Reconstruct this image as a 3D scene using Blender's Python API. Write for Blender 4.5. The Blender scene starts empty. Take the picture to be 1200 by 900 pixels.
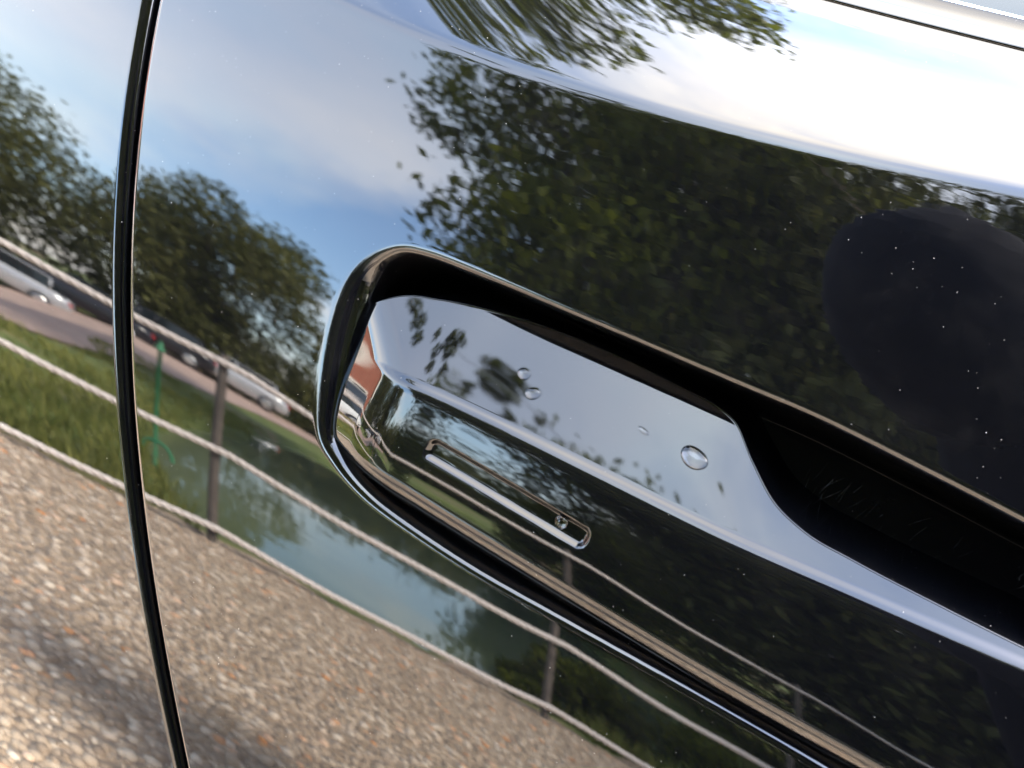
import bpy, bmesh, math, random
import numpy as np
from mathutils import Vector, Matrix, Quaternion
R = math.radians
H = 1.0                       # height of the lens above the gravel
scene = bpy.context.scene
col = scene.collection
random.seed(7); np.random.seed(7)

# ------------------------------------------------------------------ camera
cr = Vector((0.81872588, 0.4838153, 0.30920978))
cu = Vector((-0.39615692, 0.0861601, 0.91413135))
cf = Vector((-0.41562918, 0.87091859, -0.26220829))
cam_data = bpy.data.cameras.new('camera')
cam = bpy.data.objects.new('camera', cam_data); col.objects.link(cam)
cam.matrix_world = Matrix(((cr.x, cu.x, -cf.x, 0), (cr.y, cu.y, -cf.y, -.26), (cr.z, cu.z, -cf.z, H), (0, 0, 0, 1)))
cam_data.sensor_width = 36; cam_data.lens = 27
cam_data.clip_start = .01; cam_data.clip_end = 2000
cam_data.dof.use_dof = True; cam_data.dof.focus_distance = .335; cam_data.dof.aperture_fstop = 9.5
scene.camera = cam

# ------------------------------------------------------------------ light
SUN_AZ, SUN_EL = 117, 48       # azimuth from -Y towards +X
sd = Vector((math.sin(R(SUN_AZ))*math.cos(R(SUN_EL)), -math.cos(R(SUN_AZ))*math.cos(R(SUN_EL)), math.sin(R(SUN_EL))))
sl = bpy.data.lights.new('sun', 'SUN'); sl.energy = 3.0; sl.angle = R(8); sl.color = (1, .93, .82)
so = bpy.data.objects.new('sun', sl); col.objects.link(so)
so.rotation_euler = sd.to_track_quat('Z', 'Y').to_euler()
scene.view_settings.view_transform = 'Standard'; scene.view_settings.look = 'None'
scene.view_settings.exposure = 4.2; scene.view_settings.gamma = 1

world = bpy.data.worlds.new('World'); scene.world = world; world.use_nodes = True
class NT:
    """small helper to write node trees compactly"""
    def __init__(s, nt): s.nt = nt; s.n = nt.nodes; s.l = nt.links
    def new(s, t, **kw):
        n = s.n.new(t)
        for k, v in kw.items():
            if k in n.inputs: s.put(n.inputs[k], v)
            else: setattr(n, k, v)
        return n
    def put(s, sock, v):
        if isinstance(v, bpy.types.NodeSocket): s.l.new(v, sock)
        else: sock.default_value = v
    def math(s, op, a, b=0, clamp=False):
        n = s.n.new('ShaderNodeMath'); n.operation = op; n.use_clamp = clamp
        s.put(n.inputs[0], a); s.put(n.inputs[1], b); return n.outputs[0]
    def vmath(s, op, a, b=(0, 0, 0)):
        n = s.n.new('ShaderNodeVectorMath'); n.operation = op
        s.put(n.inputs[0], a); s.put(n.inputs[1], b); return n.outputs[0]
    def mix(s, f, a, b):
        n = s.n.new('ShaderNodeMix'); n.data_type = 'RGBA'; s.put(n.inputs[0], f)
        for i, v in ((6, a), (7, b)):
            if isinstance(v, tuple) and len(v) == 3: v = v+(1,)
            s.put(n.inputs[i], v)
        return n.outputs[2]
    def noise(s, vec, scale, detail=4, rough=.55, dist=0):
        n = s.new('ShaderNodeTexNoise'); s.put(n.inputs['Vector'], vec)
        n.inputs['Scale'].default_value = scale; n.inputs['Detail'].default_value = detail
        n.inputs['Roughness'].default_value = rough; n.inputs['Distortion'].default_value = dist
        return n.outputs['Fac']
    def ramp(s, fac, stops):
        n = s.new('ShaderNodeValToRGB'); s.put(n.inputs[0], fac); e = n.color_ramp.elements
        while len(e) < len(stops): e.new(.5)
        for i, (p, c) in enumerate(stops):
            e[i].position = p; e[i].color = (c if isinstance(c, tuple) else (c, c, c))+(1,)
        return n.outputs[0]
    def step(s, v, a, b):
        n = s.new('ShaderNodeMapRange'); n.interpolation_type = 'SMOOTHSTEP'
        s.put(n.inputs[0], v); n.inputs[1].default_value = a; n.inputs[2].default_value = b
        return n.outputs[0]

w = NT(world.node_tree); w.n.clear()
tc = w.new('ShaderNodeTexCoord').outputs['Generated']
sky = w.new('ShaderNodeTexSky'); sky.sky_type = 'NISHITA'; sky.sun_disc = False
sky.sun_elevation = R(SUN_EL); sky.sun_rotation = R(180-SUN_AZ); sky.air_density = 1.1; sky.dust_density = 1.5; sky.ozone_density = 1.5
sep = w.new('ShaderNodeSeparateXYZ'); w.l.new(tc, sep.inputs[0])
dz = w.math('ADD', w.math('MAXIMUM', sep.outputs[2], 0), .22)
comb = w.new('ShaderNodeCombineXYZ'); w.put(comb.inputs[0], w.math('DIVIDE', sep.outputs[0], dz)); w.put(comb.inputs[1], w.math('DIVIDE', sep.outputs[1], dz)); comb.inputs[2].default_value = 8.1
cv = comb.outputs[0]
n1 = w.noise(cv, .62, 8, .52, .35)
n2 = w.noise(w.vmath('ADD', cv, (7.3, 2.1, 0)), 1.9, 7, .58, .2)
den = w.math('ADD', w.math('MULTIPLY', n1, .78), w.math('MULTIPLY', n2, .22))
mask = w.ramp(den, [(.42, .05), (.48, .35), (.54, .8), (.66, 1.0)])
n3 = w.noise(w.vmath('ADD', cv, (1.7, 9.4, 0)), .8, 6, .5, .3)
ccol = w.ramp(n3, [(.34, (5.0, 6.8, 8.3)), (.46, (6.8, 7.9, 8.6)), (.56, (8.4, 8.4, 8.4)), (.68, (10.6, 9.7, 8.6))])
skycol = w.mix(1.0, sky.outputs[0], sky.outputs[0])
hs = w.new('ShaderNodeHueSaturation'); w.put(hs.inputs['Color'], skycol); hs.inputs['Saturation'].default_value = 1.12; hs.inputs['Value'].default_value = 1.7
def toward(d, a, b):
    n = w.new('ShaderNodeVectorMath'); n.operation = 'DOT_PRODUCT'; w.put(n.inputs[0], w.vmath('NORMALIZE', tc)); n.inputs[1].default_value = Vector(d).normalized()
    return w.step(n.outputs['Value'], a, b)
over_ = toward((.02, .12, .99), .93, .995)
ccol = w.mix(w.math('MULTIPLY', over_, .75), ccol, (8.5, 7.75, 6.9))          # cream cloud overhead
mask = w.math('MULTIPLY', mask, w.math('SUBTRACT', 1, w.math('MULTIPLY', toward((-.38, -.55, .76), .80, .98), .6)))   # blue opening
mask = w.math('MAXIMUM', mask, w.math('MULTIPLY', over_, w.math('ADD', w.math('MULTIPLY', w.step(n2, .40, .58), .5), .5)))
wc = w.mix(mask, hs.outputs[0], ccol)
bg = w.new('ShaderNodeBackground'); w.put(bg.inputs[0], wc); bg.inputs[1].default_value = .115
wo = w.new('ShaderNodeOutputWorld'); w.l.new(bg.outputs[0], wo.inputs[0])

# ------------------------------------------------------------------ helpers
def tag(o, label=None, cat=None, group=None, kind=None):
    if label: o['label'] = label
    if cat: o['category'] = cat
    if group: o['group'] = group
    if kind: o['kind'] = kind
    return o
def link(name, me, mat=None, parent=None, smooth=True):
    o = bpy.data.objects.new(name, me); col.objects.link(o)
    if mat and not me.materials: me.materials.append(mat)
    if parent: o.parent = parent
    if smooth and len(me.polygons): me.polygons.foreach_set('use_smooth', [True]*len(me.polygons))
    return o
def empty(name, loc=(0, 0, 0), rz=0):
    o = bpy.data.objects.new(name, None); col.objects.link(o); o.location = loc; o.rotation_euler = (0, 0, rz); o.empty_display_size = .1
    return o
def mesh_np(name, V, F):
    me = bpy.data.meshes.new(name)
    V = np.asarray(V, np.float32); F = np.asarray(F, np.int32); k = F.shape[1]
    me.vertices.add(len(V)); me.vertices.foreach_set('co', V.ravel())
    me.loops.add(F.size); me.loops.foreach_set('vertex_index', F.ravel())
    me.polygons.add(len(F)); me.polygons.foreach_set('loop_start', np.arange(len(F), dtype=np.int32)*k)
    me.update(calc_edges=True); me.validate(); return me
def grid_mesh(name, P):                 # P: rows x cols x 3
    r, c = P.shape[:2]; i = np.arange(r*c).reshape(r, c)
    F = np.stack([i[:-1, :-1], i[:-1, 1:], i[1:, 1:], i[1:, :-1]], -1).reshape(-1, 4)
    return mesh_np(name, P.reshape(-1, 3), F)
def bm_mesh(name, bm):
    me = bpy.data.meshes.new(name); bm.normal_update(); bm.to_mesh(me); bm.free(); return me
def bm_box(bm, c, s, rot=None, bev=0):
    m = Matrix.Translation(c) @ (rot.to_matrix().to_4x4() if rot else Matrix.Identity(4)) @ Matrix.Diagonal((s[0], s[1], s[2], 1))
    r = bmesh.ops.create_cube(bm, size=1, matrix=m)
    if bev:
        es = list({e for v in r['verts'] for e in v.link_edges})
        bmesh.ops.bevel(bm, geom=es, offset=bev, segments=2, affect='EDGES', profile=.6)
def bm_tube(bm, pts, rad, seg=8, cap=True):
    """tube through points; rad number or list"""
    pts = [Vector(p) for p in pts]; rings = []
    up = Vector((0, 0, 1))
    for i, p in enumerate(pts):
        t = (pts[min(i+1, len(pts)-1)]-pts[max(i-1, 0)]).normalized()
        a = t.cross(up)
        if a.length < .05: a = t.cross(Vector((1, 0, 0)))
        a.normalize(); b = t.cross(a); r = rad[i] if hasattr(rad, '__len__') else rad
        rings.append([bm.verts.new(p+a*math.cos(2*math.pi*k/seg)*r+b*math.sin(2*math.pi*k/seg)*r) for k in range(seg)])
    for A, B in zip(rings, rings[1:]):
        for k in range(seg): bm.faces.new((A[k], A[(k+1) % seg], B[(k+1) % seg], B[k]))
    if cap:
        bm.faces.new(rings[0]); bm.faces.new(rings[-1][::-1])
def bm_loft(bm, secs, cap=True):
    rings = [[bm.verts.new(p) for p in s] for s in secs]; n = len(rings[0])
    for A, B in zip(rings, rings[1:]):
        for k in range(n): bm.faces.new((A[k], A[(k+1) % n], B[(k+1) % n], B[k]))
    if cap:
        bm.faces.new(rings[0]); bm.faces.new(rings[-1][::-1])

# ------------------------------------------------------------------ materials
def mat(name):
    m = bpy.data.materials.new(name); m.use_nodes = True
    t = NT(m.node_tree); b = m.node_tree.nodes['Principled BSDF']
    return m, t, b
def simple(name, c, rough=.6, metal=0, var=.15, scale=8, ior=1.5):
    m, t, b = mat(name); co = t.new('ShaderNodeTexCoord').outputs['Object']
    n = t.noise(co, scale, 5)
    lo = tuple(x*(1-var) for x in c); hi = tuple(min(1, x*(1+var)) for x in c)
    t.put(b.inputs['Base Color'], t.ramp(n, [(.3, lo), (.7, hi)]))
    b.inputs['Roughness'].default_value = rough; b.inputs['Metallic'].default_value = metal; b.inputs['IOR'].default_value = ior
    return m
def paint(name, base=(.0010, .0011, .0015), ior=1.5, dust=1.0, ripple=1.0, rough=.015):
    """black gloss lacquer with orange peel and settled dust specks"""
    m, t, b = mat(name); co = t.new('ShaderNodeTexCoord').outputs['Object']
    v = t.new('ShaderNodeTexVoronoi', feature='F1'); t.put(v.inputs['Vector'], co); v.inputs['Scale'].default_value = 430
    wn = t.new('ShaderNodeTexWhiteNoise', noise_dimensions='3D'); t.put(wn.inputs['Vector'], v.outputs['Position'])
    sz = t.math('MULTIPLY', t.math('POWER', wn.outputs['Value'], 3.2), .09)
    patch = t.step(t.noise(co, 9, 3), .36, .62)
    sz = t.math('MULTIPLY', sz, t.math('ADD', t.math('MULTIPLY', patch, .5), .6))
    d = t.math('LESS_THAN', v.outputs['Distance'], sz)
    film = t.math('MULTIPLY', t.step(t.noise(co, 35, 6, .7), .45, .8), .004*dust)
    base2 = t.mix(film, base, (.35, .33, .30))
    wc_ = t.new('ShaderNodeSeparateColor'); t.put(wc_.inputs[0], wn.outputs['Color'])
    t.put(b.inputs['Base Color'], t.mix(t.math('MULTIPLY', d, t.math('ADD', t.math('MULTIPLY', t.math('POWER', wc_.outputs[1], 2), .9), .1)), base2, (.26, .25, .235)))
    t.put(b.inputs['Roughness'], t.mix(d, (rough,)*3, (.7,)*3))
    b.inputs['IOR'].default_value = ior
    bp = t.new('ShaderNodeBump'); bp.inputs['Strength'].default_value = 1
    sx_ = t.new('ShaderNodeSeparateXYZ'); t.put(sx_.inputs[0], co); cx = t.new('ShaderNodeCombineXYZ')
    t.put(cx.inputs[0], t.math('MULTIPLY', sx_.outputs[0], 70)); t.put(cx.inputs[1], t.math('MULTIPLY', sx_.outputs[1], 70)); t.put(cx.inputs[2], t.math('MULTIPLY', sx_.outputs[2], 300))
    peel = t.math('MULTIPLY', t.noise(cx.outputs[0], 1, 1), t.math('MULTIPLY', t.math('MULTIPLY', t.step(sx_.outputs[0], -.26, -.08), t.step(sx_.outputs[2], .90, .955)), .00008*ripple))
    hgt = t.math('ADD', t.math('ADD', peel, t.math('MULTIPLY', t.noise(co, 55, 2), .00002*ripple)), t.math('MULTIPLY', t.noise(co, 260, 1), .0000011*ripple))
    bp.inputs['Distance'].default_value = 1; t.put(bp.inputs['Height'], hgt); t.put(b.inputs['Normal'], bp.outputs[0])
    return m
M = {}
M['paint'] = paint('black_lacquer', ripple=.22)
M['handle'] = paint('black_handle_lacquer', ior=1.43, rough=.025, ripple=.15, dust=.8)
M['cup'] = paint('black_cup_plastic', base=(.0008, .0008, .0009), ior=1.12, ripple=1.5, dust=.25, rough=.2)
M['rubber'] = simple('black_rubber', (.01, .01, .01), .6, scale=90)
M['trim'] = paint('gloss_window_trim', ripple=.1, dust=.3)
M['glass'] = paint('dark_window_glass', base=(.006, .006, .007), ripple=.03, dust=.3)
M['lint'] = simple('pale_scratch', (.06, .06, .06), .8)
def water_mat():
    m, t, b = mat('clear_water'); b.inputs['Base Color'].default_value = (1, 1, 1, 1)
    b.inputs['Transmission Weight'].default_value = 1; b.inputs['IOR'].default_value = 1.33; b.inputs['Roughness'].default_value = .0
    return m
M['drop'] = water_mat()
def gravel_mat():
    m, t, b = mat('gravel'); co = t.new('ShaderNodeTexCoord').outputs['Object']
    v = t.new('ShaderNodeTexVoronoi'); t.put(v.inputs['Vector'], co); v.inputs['Scale'].default_value = 42
    h = t.new('ShaderNodeSeparateColor'); t.put(h.inputs[0], v.outputs['Color'])
    c = t.ramp(h.outputs[0], [(0, (.28, .21, .15)), (.35, (.37, .285, .205)), (.7, (.46, .365, .27)), (.9, (.58, .48, .37)), (1, (.5, .27, .13))])
    dirt = t.step(t.noise(co, 1.3, 5), .35, .7)
    c = t.mix(t.math('MULTIPLY', dirt, .4), c, (.39, .30, .215))
    c = t.mix(t.step(v.outputs['Distance'], .4, .8), c, (.26, .2, .15))
    t.put(b.inputs['Base Color'], c); b.inputs['Roughness'].default_value = .85
    bp = t.new('ShaderNodeBump'); bp.inputs['Distance'].default_value = .02; t.put(bp.inputs['Height'], t.math('SUBTRACT', 1, v.outputs['Distance'])); t.put(b.inputs['Normal'], bp.outputs[0])
    return m
M['gravel'] = gravel_mat()
def terrain_mat():
    m, t, b = mat('bank_grass'); co = t.new('ShaderNodeTexCoord').outputs['Object']
    n = t.noise(co, 1.1, 8, .7); n2 = t.noise(co, .22, 4)
    c = t.ramp(n, [(.3, (.05, .07, .012)), (.5, (.11, .145, .03)), (.62, (.18, .19, .05)), (.75, (.26, .20, .10))])
    c = t.mix(t.step(n2, .52, .66), c, (.21, .15, .085))
    t.put(b.inputs['Base Color'], c); b.inputs['Roughness'].default_value = .9
    return m
M['grass'] = terrain_mat()
M['road'] = simple('pinkish_gravel_road', (.42, .30, .24), .9, var=.3, scale=3)
def pond_mat():
    m, t, b = mat('pond_water'); co = t.new('ShaderNodeTexCoord').outputs['Object']
    n = t.noise(co, .5, 5, .6)
    t.put(b.inputs['Base Color'], t.ramp(n, [(.35, (.11, .14, .075)), (.65, (.16, .19, .11))]))
    b.inputs['Roughness'].default_value = .03; b.inputs['IOR'].default_value = 1.7
    bp = t.new('ShaderNodeBump'); bp.inputs['Distance'].default_value = 1
    t.put(bp.inputs['Height'], t.math('MULTIPLY', t.noise(co, 1.6, 2), .005)); t.put(b.inputs['Normal'], bp.outputs[0])
    return m
M['pond'] = pond_mat()
def leaf_mat(name, lo, hi):
    m, t, b = mat(name); g = t.new('ShaderNodeNewGeometry'); co = t.new('ShaderNodeTexCoord').outputs['Object']
    n = t.noise(co, .8, 4)
    c1 = t.ramp(g.outputs['Random Per Island'], [(0, lo), (1, hi)])
    t.put(b.inputs['Base Color'], t.mix(t.step(n, .45, .65), c1, tuple(x*1.35 for x in hi)))
    b.inputs['Roughness'].default_value = .6; b.inputs['IOR'].default_value = 1.22
    tr = t.new('ShaderNodeBsdfTranslucent'); t.put(tr.inputs[0], (hi[0]*1.5, hi[1]*1.6, hi[2], 1))
    mx = t.new('ShaderNodeMixShader'); mx.inputs[0].default_value = .28
    t.l.new(b.outputs[0], mx.inputs[1]); t.l.new(tr.outputs[0], mx.inputs[2])
    t.l.new(mx.outputs[0], t.n['Material Output'].inputs[0])
    return m
M['leaf'] = leaf_mat('oak_leaves', (.040, .045, .014), (.10, .10, .032))
M['leaf2'] = leaf_mat('willow_leaves', (.030, .040, .004), (.085, .095, .010))
M['bark'] = simple('bark', (.10, .075, .055), .9, var=.4, scale=6)
M['postwood'] = simple('weathered_post', (.12, .10, .085), .85, var=.4, scale=25)
def rope_mat():
    m, t, b = mat('pale_rope'); co = t.new('ShaderNodeTexCoord').outputs['Object']
    t.put(b.inputs['Base Color'], t.ramp(t.noise(co, 60, 4), [(.3, (.62, .54, .49)), (.7, (.86, .79, .74))])); b.inputs['Roughness'].default_value = .9
    return m
M['rope'] = rope_mat()
M['greenpole'] = simple('green_painted_steel', (.03, .20, .09), .6)
M['tyre'] = simple('tyre_rubber', (.02, .02, .02), .8)
M['alloy'] = simple('silver_alloy', (.6, .6, .6), .3, .9)
M['darkglass'] = simple('tinted_car_glass', (.015, .02, .022), .05)
M['silver'] = simple('silver_car_paint', (.45, .46, .47), .25, .3, var=.03)
M['white'] = simple('white_car_paint', (.75, .75, .73), .25, var=.03)
M['blackcar'] = simple('dark_car_paint', (.015, .015, .018), .2)
M['redlamp'] = simple('red_lens', (.5, .02, .02), .2)
M['redbadge'] = simple('red_round_emblem', (.75, .04, .05), .4)
M['brick'] = None
M['cream'] = simple('cream_barge_board', (.78, .74, .66), .5, var=.05)
M['tile'] = simple('roof_tile', (.20, .09, .06), .8, var=.3, scale=20)
M['mortar'] = simple('mortar', (.36, .22, .17), .9, var=.15, scale=20)
def brick_mat():
    m, t, b = mat('red_brick'); oi = t.new('ShaderNodeObjectInfo').outputs['Random']; co = t.new('ShaderNodeTexCoord').outputs['Object']
    c = t.ramp(oi, [(0, (.33, .085, .05)), (.5, (.42, .12, .07)), (1, (.48, .17, .10))])
    t.put(b.inputs['Base Color'], t.mix(t.math('MULTIPLY', t.noise(co, 30, 4), .4), c, (.30, .12, .09))); b.inputs['Roughness'].default_value = .85
    return m
M['brick'] = brick_mat()
M['jacket'] = simple('navy_jacket', (.0045, .005, .010), .9, var=.2, scale=14, ior=1.2)
M['skin'] = simple('skin', (.45, .27, .2), .5, var=.05)
M['hair'] = simple('dark_brown_hair', (.03, .02, .015), .6)
M['jeans'] = simple('dark_jeans', (.02, .025, .05), .8)

# ------------------------------------------------------------------ the car side
ZO = np.array([0, 0, H])
# ---- body-side surface (metres, origin at the lens height) ----
X0, Z0 = -.15, -.12
CF = (0.2163, 0.2440, -0.0734, 0.2959, 0.8309, 0.0287, 0.0267, -0.2565, -0.0287)
def base_y(X, Z):
    x = (np.clip(X, -.62, .34)-X0)*10; z = (np.clip(Z, -.46, .2)-Z0)*10
    a, b, xx, xz, zz, xxx, xxz, xzz, zzz = CF
    y = (a*x+b*z)*.1+.01*(xx*x*x/2+xz*x*z+zz*z*z/2)+.001*(xxx*x**3/6+xxz*x*x*z/2+xzz*x*z*z/2+zzz*z**3/6)
    y = y + (np.minimum(X+.62, 0))*.10 + np.maximum(X-.34, 0)*.16 + np.minimum(Z+.46, 0)*-.12
    return y
def smi(x, xs, ys):
    """smooth (cubic Hermite) interpolation through the points"""
    xs = np.array(xs, float); ys = np.array(ys, float); x = np.asarray(x, float)
    m = np.gradient(ys, xs); xc = np.clip(x, xs[0], xs[-1]); k = np.clip(np.searchsorted(xs, xc)-1, 0, len(xs)-2)
    h = xs[k+1]-xs[k]; t = (xc-xs[k])/h; t2 = t*t; t3 = t2*t
    return (2*t3-3*t2+1)*ys[k]+(t3-2*t2+t)*h*m[k]+(-2*t3+3*t2)*ys[k+1]+(t3-t2)*h*m[k+1]
_cz = np.polyfit([-.9, -.6, -.30, -.23, -.19, -.12, -.05, .01, .3, .6], [.085, .070, .046, .0395, .0375, .0405, .0465, .0500, .058, .06], 6)
def crease_z(X): return np.polyval(_cz, np.clip(X, -.9, .6))
def ramp(t, w):            # smooth integral of a 0->1 step of width w
    t = np.asarray(t); h = np.clip(t/w+.5, 0, 1)
    return np.where(t > w/2, t, w*(h**3-h**4/2))
def shoulder(X, Z):
    t = Z-crease_z(X)
    s1 = .13+.47/(1+np.exp(-(X+.262)*24))
    return ramp(t, .009)*s1 + np.maximum(t-.004, 0)**2*2.2
def skin_y(X, Z):
    return base_y(X, Z)+shoulder(X, Z)
# ---- handle (mm, relative) ----
def zt(X): return smi(X, [-.21, -.17, -.138, -.084, -.031, .016, .074, .15], [-.0972, -.0978, -.0992, -.1024, -.1052, -.1056, -.1055, -.106])
def zb(X): return smi(X, [-.21, -.158, -.142, -.101, -.063, -.010, .039, .15], [-.1330, -.1365, -.1390, -.1440, -.1480, -.1530, -.1560, -.162])
def smax(a, b, k):
    h = np.maximum(k-np.abs(a-b), 0)/k
    return np.maximum(a, b)+h*h*k/4
TS = .48
def top_delta(X, Z):       # sloping upper face
    t = (Z-zt(X)); g = np.clip((t+.001)/.0045, 0, 1); ts = TS+.15/(1+np.exp(-(X+.025)*130)); return t*ts-.004+.0023*g*g*(3-2*g)

def zs(X): return smi(X, [-.22, -.2070, -.1971, -.1791, -.1647, -.1496, -.1119, -.0732, -.0575, -.0496, -.0368, -.0226, -.0085, .0116, .0427, .0719, .14],
                              [-.0900, -.0780, -.0695, -.0641, -.0618, -.0605, -.0602, -.0632, -.0650, -.0675, -.0781, -.0886, -.0938, -.0963, -.0986, -.1003, -.1020])
def zu(X): return zs(X)+.0004
FLOOR = .050
def seg_dist(X, Z, P):
    """distance to closed polyline P and inside flag"""
    d = np.full(X.shape, 9.); ins = np.zeros(X.shape, bool)
    n = len(P)
    for i in range(n):
        ax, az = P[i]; bx, bz = P[(i+1) % n]; dx, dz_ = bx-ax, bz-az
        t = np.clip(((X-ax)*dx+(Z-az)*dz_)/(dx*dx+dz_*dz_+1e-18), 0, 1)
        d = np.minimum(d, np.hypot(X-ax-t*dx, Z-az-t*dz_))
        c = ((az > Z) != (bz > Z)) & (X < (bx-ax)*(Z-az)/((bz-az) if bz != az else 1e-12)+ax)
        ins ^= c
    return d, ins
def smooth_closed(P, k):
    P = np.array(P, float); n = len(P); out = []
    for i in range(n):
        p0, p1, p2, p3 = P[i-1], P[i], P[(i+1) % n], P[(i+2) % n]
        for j in range(k):
            t = j/k
            out.append(.5*((2*p1)+(-p0+p2)*t+(2*p0-5*p1+4*p2-p3)*t*t+(-p0+3*p1-3*p2+p3)*t**3))
    return np.array(out)
CUP = smooth_closed([(-.1985, -.1290), (-.2090, -.1030), (-.2135, -.0770), (-.2110, -.0600), (-.2005, -.0490), (-.1860, -.0460), (-.1630, -.0463),
                     (-.1280, -.0480), (-.0880, -.0495), (-.0536, -.0508), (-.0208, -.0520), (.0120, -.0550), (.0549, -.0595), (.0900, -.0640), (.1130, -.0720),
                     (.1210, -.0950), (.1210, -.1350), (.1150, -.1640), (.0900, -.1700), (.0301, -.1648), (-.0028, -.1625), (-.0369, -.1604), (-.0730, -.1585),
                     (-.1113, -.1562), (-.1440, -.1520), (-.1665, -.1478), (-.1850, -.1400)], 8)
def cup_delta(X, Z):
    shp = X.shape; X = X.ravel(); Z = Z.ravel(); out = np.zeros(X.shape)
    m = (X > -.235) & (X < .14) & (Z > -.19) & (Z < -.03)
    d, ins = seg_dist(X[m], Z[m], CUP); s = np.where(ins, d, -d)+.0032
    # soft shoulder, round lip, wall, floor
    r = smi(Z[m], [-.152, -.140, -.115, -.07, -.05], [.0040, .0044, .0080, .0075, .0052])*(.8+.2/(1+np.exp((X[m]+.155)*150))); sl = 4.2; L = r*1.55; a = np.clip(s, 0, L)
    dl = sl*L/3.2*(a/L)**3.2+np.maximum(s-L, 0)*sl
    k = .012; h = np.maximum(k-np.abs(dl-FLOOR), 0)/k
    dl = np.minimum(dl, FLOOR)-h*h*k/4*(dl > 0)
    out[m] = np.maximum(dl, 0)
    return out.reshape(shp)
SLOT_A = np.array((-.1465, -.1178)); SLOT_B = np.array((-.0800, -.1255))
def slot_sdf(X, Z):
    ab = SLOT_B-SLOT_A; L2 = ab@ab
    t = np.clip(((X-SLOT_A[0])*ab[0]+(Z-SLOT_A[1])*ab[1])/L2, 0, 1)
    dx = X-SLOT_A[0]-t*ab[0]; dzz = Z-SLOT_A[1]-t*ab[1]
    L = math.sqrt(L2); u = ((X-SLOT_A[0])*ab[0]+(Z-SLOT_A[1])*ab[1])/L; v = (-(X-SLOT_A[0])*ab[1]+(Z-SLOT_A[1])*ab[0])/L
    hx, hz, rr = L/2+.0035, .0043, .0032                        # rounded box
    qx = np.abs(u-L/2)-hx+rr; qz = np.abs(v)-hz+rr
    return np.hypot(np.maximum(qx, 0), np.maximum(qz, 0))+np.minimum(np.maximum(qx, qz), 0)-rr
def handle_delta(X, Z):
    face = -.004+.0000*X+((Z-(zt(X)+zb(X))/2)/.024)**2*.0005
    Zc = np.minimum(Z, zs(X))
    top = top_delta(X, Zc)
    kt = smi(X, [-.2, -.15, -.05, .08], [.0014, .0018, .0028, .0040])
    d = smax(face, top, kt)
    Xl = smi(Z, [-.160, -.150, -.1400, -.1315, -.1221, -.1114, -.100, -.08, -.06], [-.146, -.157, -.1655, -.1708, -.1730, -.1730, -.172, -.172, -.172])
    e = Xl-X
    left = e*.42-.004+np.maximum(e-.029, 0)**2*90+np.maximum(e-.034, 0)*4
    d = smax(d, left, .0045)
    eb = np.maximum(zb(X)+.003-Z, 0)
    d = d+eb**2*62+np.maximum(eb-.0135, 0)**2*400+np.maximum(eb-.016, 0)*2
    # crest facet and back drop
    d = d+ramp(Z-zs(X)-.0012, .0022)*30
    d = d-.0024/(1+np.exp((X+.158)*140))
    s = slot_sdf(X, Z)
    g = np.clip((.0006-s)/.0026, 0, 1); g = g*g*(3-2*g)
    d = d+.0026*g
    return np.minimum(d, FLOOR+.012)
def gapx(Z):
    g = np.interp(Z, GZ, GX); return g
_gp = np.array([(-.385, .120), (-.374, .070), (-.3600, .0174), (-.3378, -.0388), (-.3252, -.0762), (-.3111, -.1129), (-.2891, -.1592), (-.2628, -.2080), (-.2383, -.2493), (-.2025, -.3034), (-.165, -.360), (-.12, -.43), (-.07, -.52), (-.03, -.62)])
_zz = np.linspace(.13, -.63, 200); _pc = np.polyfit(_gp[:, 1], _gp[:, 0], 5)
GZ = np.sort(_zz); GX = np.polyval(_pc, GZ)
BELT = .1195
def zrows(top=BELT):
    a = np.concatenate([np.arange(-.62, -.19, .006), np.arange(-.19, -.03, .0007), np.arange(-.03, .024, .003), np.arange(.024, .075, .001), np.arange(.075, top-.004, .004), top-.0024*np.cos(np.linspace(math.pi/2, 0, 6))*1 if False else np.linspace(top-.0024, top, 6)])
    return np.unique(np.round(a, 6))
def edge_roll(s, r=.0042):          # s = distance from the panel edge
    t = np.clip(r-s, 0, r); return r-np.sqrt(np.maximum(r*r-t*t, 0))
def set_normals(o, X, Z, fn, e=4e-5, over=None):
    fx = (fn(X+e, Z)-fn(X-e, Z))/(2*e); fz = (fn(X, Z+e)-fn(X, Z-e))/(2*e)
    N = np.stack([fx, -np.ones_like(fx), fz], -1)
    if over is not None: over(N)
    N /= np.linalg.norm(N, axis=-1)[..., None]
    me = o.data; f = me.polygons[0]
    nrm = N.reshape(-1, 3)
    if sum(f.normal[i]*nrm[f.vertices[0]][i] for i in range(3)) < 0: me.flip_normals()
    me.normals_split_custom_set_from_vertices(nrm.astype(np.float32))
car = empty('car'); tag(car, 'glossy black car seen close at its rear door, with recessed pull handle', 'car')
HALF = .0018
def panel(name, m):
    return link(name, m, M['paint'], car)
Zr = zrows()
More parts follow.
